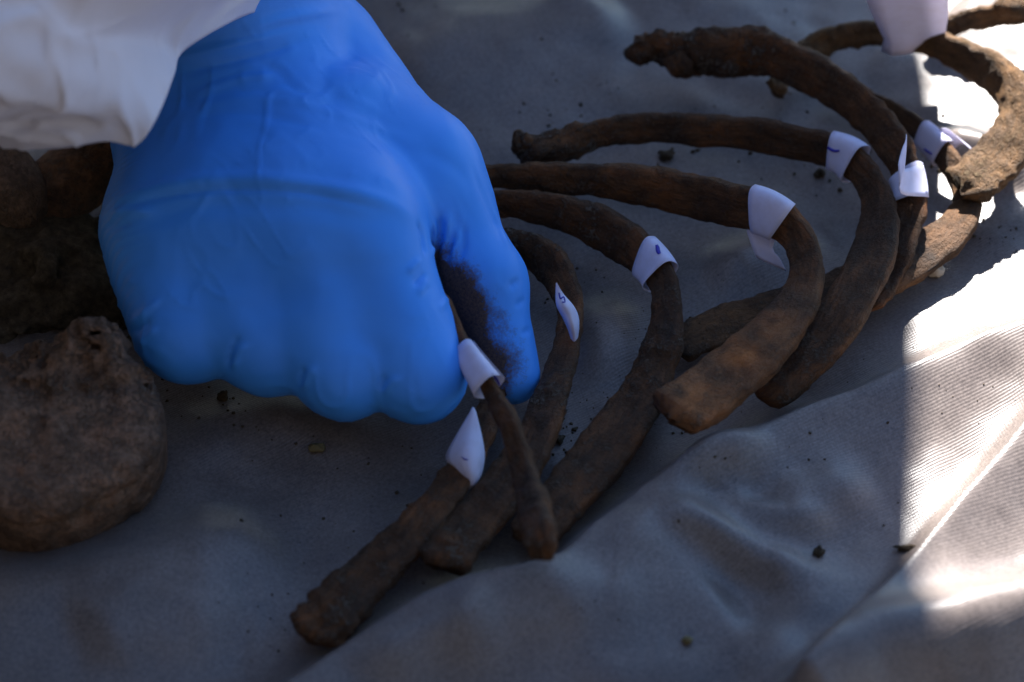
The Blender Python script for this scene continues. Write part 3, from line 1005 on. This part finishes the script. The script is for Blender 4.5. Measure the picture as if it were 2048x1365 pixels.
# ------------------------------------------------------------------ the person: glove, sleeve, coverall
person = bpy.data.objects.new('person', None)
COL.objects.link(person)
person.location = (-0.09, 0.5, 0.0)
tag(person, 'person in white coverall reaching in, blue nitrile glove closed on the thin rib', 'person')
bpy.context.view_layer.update()

mm = 0.001
# fingers: knuckle, middle joint, end joint, tip (picture x, y, z mm)
FING = {
    'little': [(334, 455, 40), (372, 672, 27), None, 0.0130, 0.0120],
    'ring':   [(445, 425, 45), (535, 705, 26), None, 0.0135, 0.0112],
    'middle': [(580, 420, 49), (690, 750, 25), None, 0.0140, 0.0116],
    'index':  [(708, 440, 49), (838, 752, 25), None, 0.0132, 0.0122],
}
wr = {'little': (342, 160, 40), 'ring': (400, 110, 46), 'middle': (480, 70, 50), 'index': (560, 50, 50)}
hand_prims = []
bones = {}
for k, (mc, pip, _, r0, r1) in FING.items():
    a, b = W(mc[0], mc[1], mc[2] * mm), W(pip[0], pip[1], pip[2] * mm)
    back = unit(np.array([{'index': -0.42, 'middle': -0.10}.get(k, 0.10), 0.95, -0.18]))
    c = b + back * 0.024
    e = c + unit(np.array([0.05, 0.35, 0.75])) * 0.017
    w = W(wr[k][0], wr[k][1], wr[k][2] * mm)
    bones[k] = (w, a, b, c, e, r0, r1)
T_CMC, T_MCP, T_IP, T_TIP = W(650, 120, .046), W(846, 338, .042), W(968, 560, .026), W(1026, 752, .0105)
ARM0, ARM1 = W(470, 90, .048), W(420, -140, .085)


def f_hand(p):
    d = None
    for k, (w, a, b, c, e, r0, r1) in bones.items():
        f = cone(p, a, b, r0, r1)
        f = smin(f, cone(p, b, c, r1 * 0.98, r1 * 0.86), 0.003)
        f = smin(f, cone(p, c, e, r1 * 0.84, r1 * 0.74), 0.003)
        d = f if d is None else smin(d, f, 0.0030)
    # skin of the glove stretched over the closed fingers
    bl, br = bones['little'], bones['index']
    ks = ['little', 'ring', 'middle', 'index']
    for t_, rr in ((0.06, .0130), (0.26, .0126), (0.46, .0126), (0.64, .0121), (0.80, .0111), (0.92, .0093)):
        pts = [bones[k][1] * (1 - t_) + bones[k][2] * t_ for k in ks]
        for i in range(3):
            d = smin(d, cone(p, pts[i], pts[i + 1], rr, rr), 0.007)
    # back of the hand
    for k, (w, a, b, c, e, r0, r1) in bones.items():
        d = smin(d, cone(p, w, a, 0.0172, r0 * 0.98), 0.016)
    # thumb
    th = cone(p, T_CMC, T_MCP, 0.0170, 0.0120)
    th = smin(th, cone(p, T_MCP, T_IP, 0.0122, 0.0108), 0.006)
    th = smin(th, cone(p, T_IP, T_TIP, 0.0102, 0.0074), 0.006)
    # web of the thumb, closed only near the knuckle
    web = cone(p, bones['index'][1] * 0.70 + bones['index'][0] * 0.30, T_MCP, 0.0120, 0.0105)
    back_ = smin(web, cone(p, W(700, 250, .050), T_MCP, 0.016, 0.012), 0.008)
    th = smin(th, back_, 0.008)
    d = smin(d, th, 0.0025)
    d = smin(d, cone(p, W(715, 405, .047), W(890, 405, .037), 0.0124, 0.0112), 0.007)
    d = smin(d, cone(p, W(690, 330, .047), W(850, 325, .041), 0.0130, 0.0118), 0.008)
    # wrist and forearm
    d = smin(d, cone(p, ARM0, ARM1, 0.029, 0.030), 0.014)
    # palm filling behind the fingers
    d = smin(d, cone(p, (bl[1] + bl[2]) / 2 + np.array([0, .016, -.004]), (br[1] + br[2]) / 2 + np.array([-.006, .018, -.002]), 0.012, 0.012), 0.008)
    return d


lo = np.array([W(150, 600, .03)[0], W(500, 900, .0)[1] - .01, 0.0005])
hi = np.array([W(1110, 600, .03)[0], W(420, -140, .085)[1] + .034, 0.125])
hV, hF = surface_nets(f_hand, lo, hi, 0.0009, 2)
hN = vnormals(hV, hF)
if ((hN * (hV - hV.mean(0))).sum(1)).mean() < 0:
    hF = hF[:, ::-1]; hN = -hN
bv = BVHTree.FromPolygons([tuple(v) for v in hV], [tuple(int(i) for i in f) for f in hF])


def hit(x, y):
    loc = bv.ray_cast(Vector(CAM), Vector(ray(x, y)).normalized())[0]
    return None if loc is None else np.array(loc)


def stroke_weight(pts, width_px):
    P = [hit(x, y) for x, y in catmull(np.c_[np.array(pts, float), np.zeros(len(pts))], max(8, len(pts) * 5))[:, :2]]
    P = [q for q in P if q is not None]
    if len(P) < 2: return np.zeros(len(hV))
    wgt = np.zeros(len(hV)); r = width_px * S
    L_ = len(P)
    best = np.full(len(hV), 1e9); tt = np.zeros(len(hV))
    for i in range(L_ - 1):
        ab = P[i + 1] - P[i]
        if np.linalg.norm(ab) > 0.02 or np.linalg.norm(ab) < 1e-7: continue
        t = np.clip(((hV - P[i]) @ ab) / (ab @ ab), 0, 1)
        dd = np.linalg.norm(hV - P[i] - t[:, None] * ab, axis=1)
        m_ = dd < best; best[m_] = dd[m_]; tt[m_] = ((i + t) / (L_ - 1))[m_]
    fade = np.clip(np.minimum(tt, 1 - tt) / 0.25 + 0.15, 0, 1)
    return np.exp(-(best / r) ** 2) * fade


disp = np.zeros(len(hV))
WR = [
    ([(905, 520), (912, 480), (905, 430)], 5, 0.7), ([(918, 525), (928, 490), (926, 445)], 5, -0.6),
    ([(700, 640), (740, 690), (780, 720)], 26, -0.3),  # (line, width px, height mm) : + ridge, - groove
    ([(215, 405), (330, 372), (470, 358), (620, 368), (760, 398), (835, 440)], 15, 1.1), ([(208, 425), (330, 392), (470, 378), (620, 386), (760, 418)], 7, -0.5),
    ([(225, 455), (400, 415), (600, 412), (790, 452)], 24, -0.8),
    ([(380, 215), (520, 195), (680, 230), (860, 300)], 14, 0.45),
    ([(340, 240), (500, 225), (660, 262)], 14, -0.4),
    ([(330, 120), (450, 95), (590, 60)], 10, 0.7), ([(350, 150), (480, 118), (620, 80)], 9, -0.6),
    ([(390, 190), (470, 160), (560, 150)], 9, 0.5),
    ([(470, 70), (560, 40), (680, 20)], 10, 0.6), ([(500, 110), (560, 150), (600, 200)], 12, -0.4),
    ([(850, 512), (845, 470), (835, 445)], 7, -0.9), ([(862, 512), (868, 470), (862, 440)], 5, 0.7), ([(872, 520), (880, 470), (878, 430)], 6, -0.9),
    ([(884, 515), (896, 470), (895, 425)], 6, 0.7), ([(896, 520), (908, 470), (908, 430)], 6, -0.7),
    ([(842, 520), (815, 545)], 6, 0.6), ([(850, 545), (828, 570)], 5, -0.6), ([(858, 560), (836, 590)], 6, 0.5),
    ([(466, 742), (478, 705), (498, 690)], 6, 0.5), ([(455, 740), (462, 700), (480, 670)], 6, -0.6),
    ([(607, 778), (622, 745), (632, 735)], 6, 0.5), ([(600, 770), (608, 735)], 6, -0.6),
    ([(768, 790), (785, 765), (800, 755)], 6, 0.45), ([(760, 780), (770, 750)], 6, -0.5),
    ([(255, 655), (285, 630), (320, 600)], 6, 0.6), ([(262, 672), (300, 640)], 6, -0.6), ([(280, 690), (315, 655)], 6, 0.5),
    ([(205, 430), (250, 422), (310, 425)], 9, 0.5), ([(212, 455), (260, 450)], 7, -0.4),
    ([(840, 300), (900, 330), (950, 380)], 16, -0.4), ([(880, 620), (900, 590)], 5, 0.4),
    ([(985, 420), (1000, 450), (1020, 500)], 9, 0.4), ([(940, 330), (970, 400), (1000, 470)], 10, -0.35),
    ([(1040, 560), (1020, 575)], 6, -0.5), ([(1050, 600), (1030, 612)], 6, -0.4), ([(1060, 660), (1040, 668)], 6, -0.4),
    ([(470, 640), (560, 600), (640, 590)], 30, -0.4), ([(560, 480), (640, 560), (680, 640)], 40, 0.4),
]
for pts, wpx, hgt in WR:
    disp += hgt * mm * stroke_weight(pts, wpx) * (1.35 if wpx < 11 else 1.0)
disp += 0.00035 * fbm(hV, 60, 3, 61)
# slack creases of the thin film: near the cuff, over the web and on the knuckles
cre = 1 - np.abs(noise3(hV * np.array([1, .45, .45]) + 0.2, 130, 63)) * 5
disp += 0.0005 * np.clip(cre, 0, 1) * np.clip(noise3(hV, 38, 64) * 1.8, 0, 1)
cre = 1 - np.abs(noise3((hV @ np.array([[.8, -.6, 0], [.6, .8, 0], [0, 0, 1]])) * np.array([1.3, .4, .5]) + 0.7, 210, 67)) * 6
disp += 0.00022 * np.clip(cre, 0, 1) * np.clip(0.3 + noise3(hV, 50, 68) * 1.6, 0, 1)
# fine tension ripples along the outer edge
disp += 0.00022 * np.sin(hV[:, 1] * 2600 + 4 * noise3(hV, 90, 66)) * np.clip((W(300, 500, .04)[0] - hV[:, 0]) / 0.006, 0, 1)
dirt = np.zeros(len(hV))
for pts, wpx, s in [([(885, 500), (905, 560), (925, 620), (950, 690), (985, 760), (1030, 805)], 66, 1.35), ([(862, 500), (885, 550), (905, 600)], 46, 1.3),
                    ([(950, 600), (985, 690), (1030, 780)], 60, .75), ([(930, 520), (970, 600), (1010, 700)], 55, .5), ([(1000, 700), (1040, 740), (1060, 790)], 34, .45)]:
    dirt = np.maximum(dirt, np.minimum(1.15, s * stroke_weight(pts, wpx)))
th_d = np.minimum(cone(hV, T_MCP, T_IP, .0122, .0108), cone(hV, T_IP, T_TIP, .0104, .0072))
ix_d = np.minimum(cone(hV, bones['index'][1], bones['index'][2], .014, .0125), cone(hV, bones['index'][2], bones['index'][3], .0125, .011))
dirt = dirt * np.clip((ix_d - th_d) / 0.002 + 0.9, 0, 1)
dirt = np.maximum(dirt, 0.30 * np.clip((0.024 - hV[:, 2]) / 0.012, 0, 1))
hV2 = hV + hN * disp[:, None]
glove = mesh_obj('glove', hV2, hF, M_GLOVE)
set_attr(glove, 'dirt', dirt)
glove['label'] = 'blue nitrile glove, thumb smeared with brown soil'
child(glove, person)

# sleeve: hem ring in the picture, then up the arm to the shoulder
hem = [(40, 268, 80), (120, 281, 90), (205, 277, 94), (272, 287, 92), (318, 225, 96), (348, 150, 94), (366, 104, 90), (452, 52, 84), (505, 26, 80), (565, 12, 74), (630, -10, 66), (680, -60, 50),
       (540, -60, 34), (430, 10, 26), (310, 100, 26), (180, 190, 34), (80, 245, 58)]
HC = np.array([W(x, y, z * mm) for x, y, z in hem])
NS = 170
hemr = catmull(HC, NS, closed=True)
c0 = hemr.mean(0)
elbow = np.array([-0.30, 0.30, 0.30]); shoulder = np.array([-0.275, 0.50, 0.66])
cm = W(-60, -190, .150)
path = [c0, cm, elbow, shoulder]
radii = [None, 0.052, 0.058, 0.075]
rings = [hemr]
for j in (1, 2, 3):
    ax = unit(path[j] - path[j - 1]) if j == 3 else unit(path[j + 1] - path[j - 1])
    d = hemr - c0
    d = d - (d @ ax)[:, None] * ax
    rings.append(path[j] + unit(d) * radii[j])
rings = np.array(rings)
A = rings.reshape(4, -1)
NR = 150
ts = np.r_[np.linspace(0, 1, 90, endpoint=False), np.linspace(1, 3, 60)]
ext = np.vstack([2 * A[0] - A[1], A, 2 * A[-1] - A[-2]])
rows = []
for t_ in ts:
    i = min(int(t_), 2); f = t_ - i
    p0, p1, p2, p3 = ext[i], ext[i + 1], ext[i + 2], ext[i + 3]
    rows.append(0.5 * ((2 * p1) + (-p0 + p2) * f + (2 * p0 - 5 * p1 + 4 * p2 - p3) * f * f + (-p0 + 3 * p1 - 3 * p2 + p3) * f ** 3))
SV = np.array(rows).reshape(-1, 3)
cen = np.array(rows).reshape(NR, NS, 3).mean(1)
out = unit(SV - np.repeat(cen, NS, axis=0))
sax = unit(cm - c0)
q = SV - c0
al = q @ sax
qs = q - 0.55 * al[:, None] * sax           # folds run along the arm
rid = 1 - np.abs(fbm(qs + 0.3, 46, 2, 71)) * 1.7
rid2 = 1 - np.abs(fbm(q + 0.9, 30, 2, 79)) * 2.0
fold = 0.0055 * np.clip(rid, -1, 1) + 0.0045 * np.clip(rid2, -1, 1) + 0.004 * fbm(qs, 22, 2, 75) + 0.0008 * fbm(q, 110, 2, 77) + 0.0016 * np.clip(1 - np.abs(noise3(q * np.array([1, .6, .6]), 85, 78)) * 4, 0, 1)
SV = SV + out * (fold * np.clip(0.10 + np.maximum(al, 0) / 0.022, 0, 1))[:, None]
ar = np.arange(NS)
SF = np.vstack([np.stack([k * NS + ar, (k + 1) * NS + ar, (k + 1) * NS + (ar + 1) % NS, k * NS + (ar + 1) % NS], 1) for k in range(NR - 1)])
sleeve = mesh_obj('sleeve', SV, SF, M_SLEEVE)
md = sleeve.modifiers.new('thick', 'SOLIDIFY'); md.thickness = 0.0003; md.offset = 0
child(sleeve, person)

# the kneeling body outside the picture, which shades the cloth
edge = lambda y: g0[0] + (y - g0[1]) * gd[0] / gd[1]
XB = edge(0.52)


def f_body(p):
    e = XB
    # torso, hips, hooded head
    d = cone(p, np.array([e - 0.20, 0.60, 0.22]), np.array([e - 0.20, 0.50, 0.60]), 0.15, 0.15)
    d = smin(d, cone(p, np.array([e - 0.34, 0.50, 0.63]), np.array([e - 0.07, 0.50, 0.63]), 0.075, 0.070), 0.06)
    d = smin(d, cone(p, np.array([e - 0.20, 0.47, 0.72]), np.array([e - 0.20, 0.44, 0.84]), 0.06, 0.10), 0.05)
    # left arm held against the side, forearm on the thigh
    d = smin(d, cone(p, np.array([edge(.5) - 0.052, 0.50, 0.63]), np.array([edge(.48) - 0.052, 0.48, 0.36]), 0.052, 0.052), 0.02)
    d = smin(d, cone(p, np.array([edge(.48) - 0.055, 0.48, 0.36]), np.array([e - 0.16, 0.36, 0.27]), 0.048, 0.040), 0.03)
    for s_ in (-0.32, -0.10):
        d = smin(d, cone(p, np.array([e + s_, 0.62, 0.17]), np.array([e + s_, 0.36, 0.14]), 0.095, 0.07), 0.03)
        d = smin(d, cone(p, np.array([e + s_, 0.36, 0.10]), np.array([e + s_, 0.74, 0.04]), 0.06, 0.045), 0.03)
    return d + 0.004 * fbm(p, 22, 2, 91) * np.clip((edge(.5) - 0.09 - p[:, 0]) / 0.03, 0, 1)


bV, bF = surface_nets(f_body, (XB - 0.5, 0.22, -0.03), (XB + 0.06, 0.9, 0.98), 0.011, 1)
body = mesh_obj('coverall', bV, bF, M_SLEEVE)
child(body, person)

# added unseen banks, left and behind the camera, that block part of the sky
def bank(name, x0, x1, y0, y1, top, label):
    nx_, ny_ = 40, 40
    X_, Y_ = np.meshgrid(np.linspace(x0, x1, nx_), np.linspace(y0, y1, ny_), indexing='ij')
    p = np.stack([X_.ravel(), Y_.ravel(), np.zeros(X_.size)], 1)
    u = np.minimum(np.minimum((p[:, 0] - x0), (x1 - p[:, 0])), np.minimum((p[:, 1] - y0), (y1 - p[:, 1])))
    z = -0.06 + (top + 0.06) * np.clip(u / 0.12, 0, 1) ** 0.7 + 0.04 * fbm(p, 6, 3, 7)
    i_, j_ = np.meshgrid(np.arange(nx_ - 1), np.arange(ny_ - 1), indexing='ij')
    b_ = (i_ * ny_ + j_).ravel()
    o = mesh_obj(name, np.c_[p[:, :2], z], np.stack([b_, b_ + ny_, b_ + ny_ + 1, b_ + 1], 1), M_EARTH)
    tag(o, label, 'added sky blocker', kind='structure')


bank('sky_block_bank', -1.5, -0.50, -1.2, 1.6, 1.05, 'added bank at the left, out of view, blocking sky light')
bank('sky_block_bank', -1.6, 1.6, -2.4, -0.95, 1.8, 'added bank behind the camera, out of view, blocking sky light')
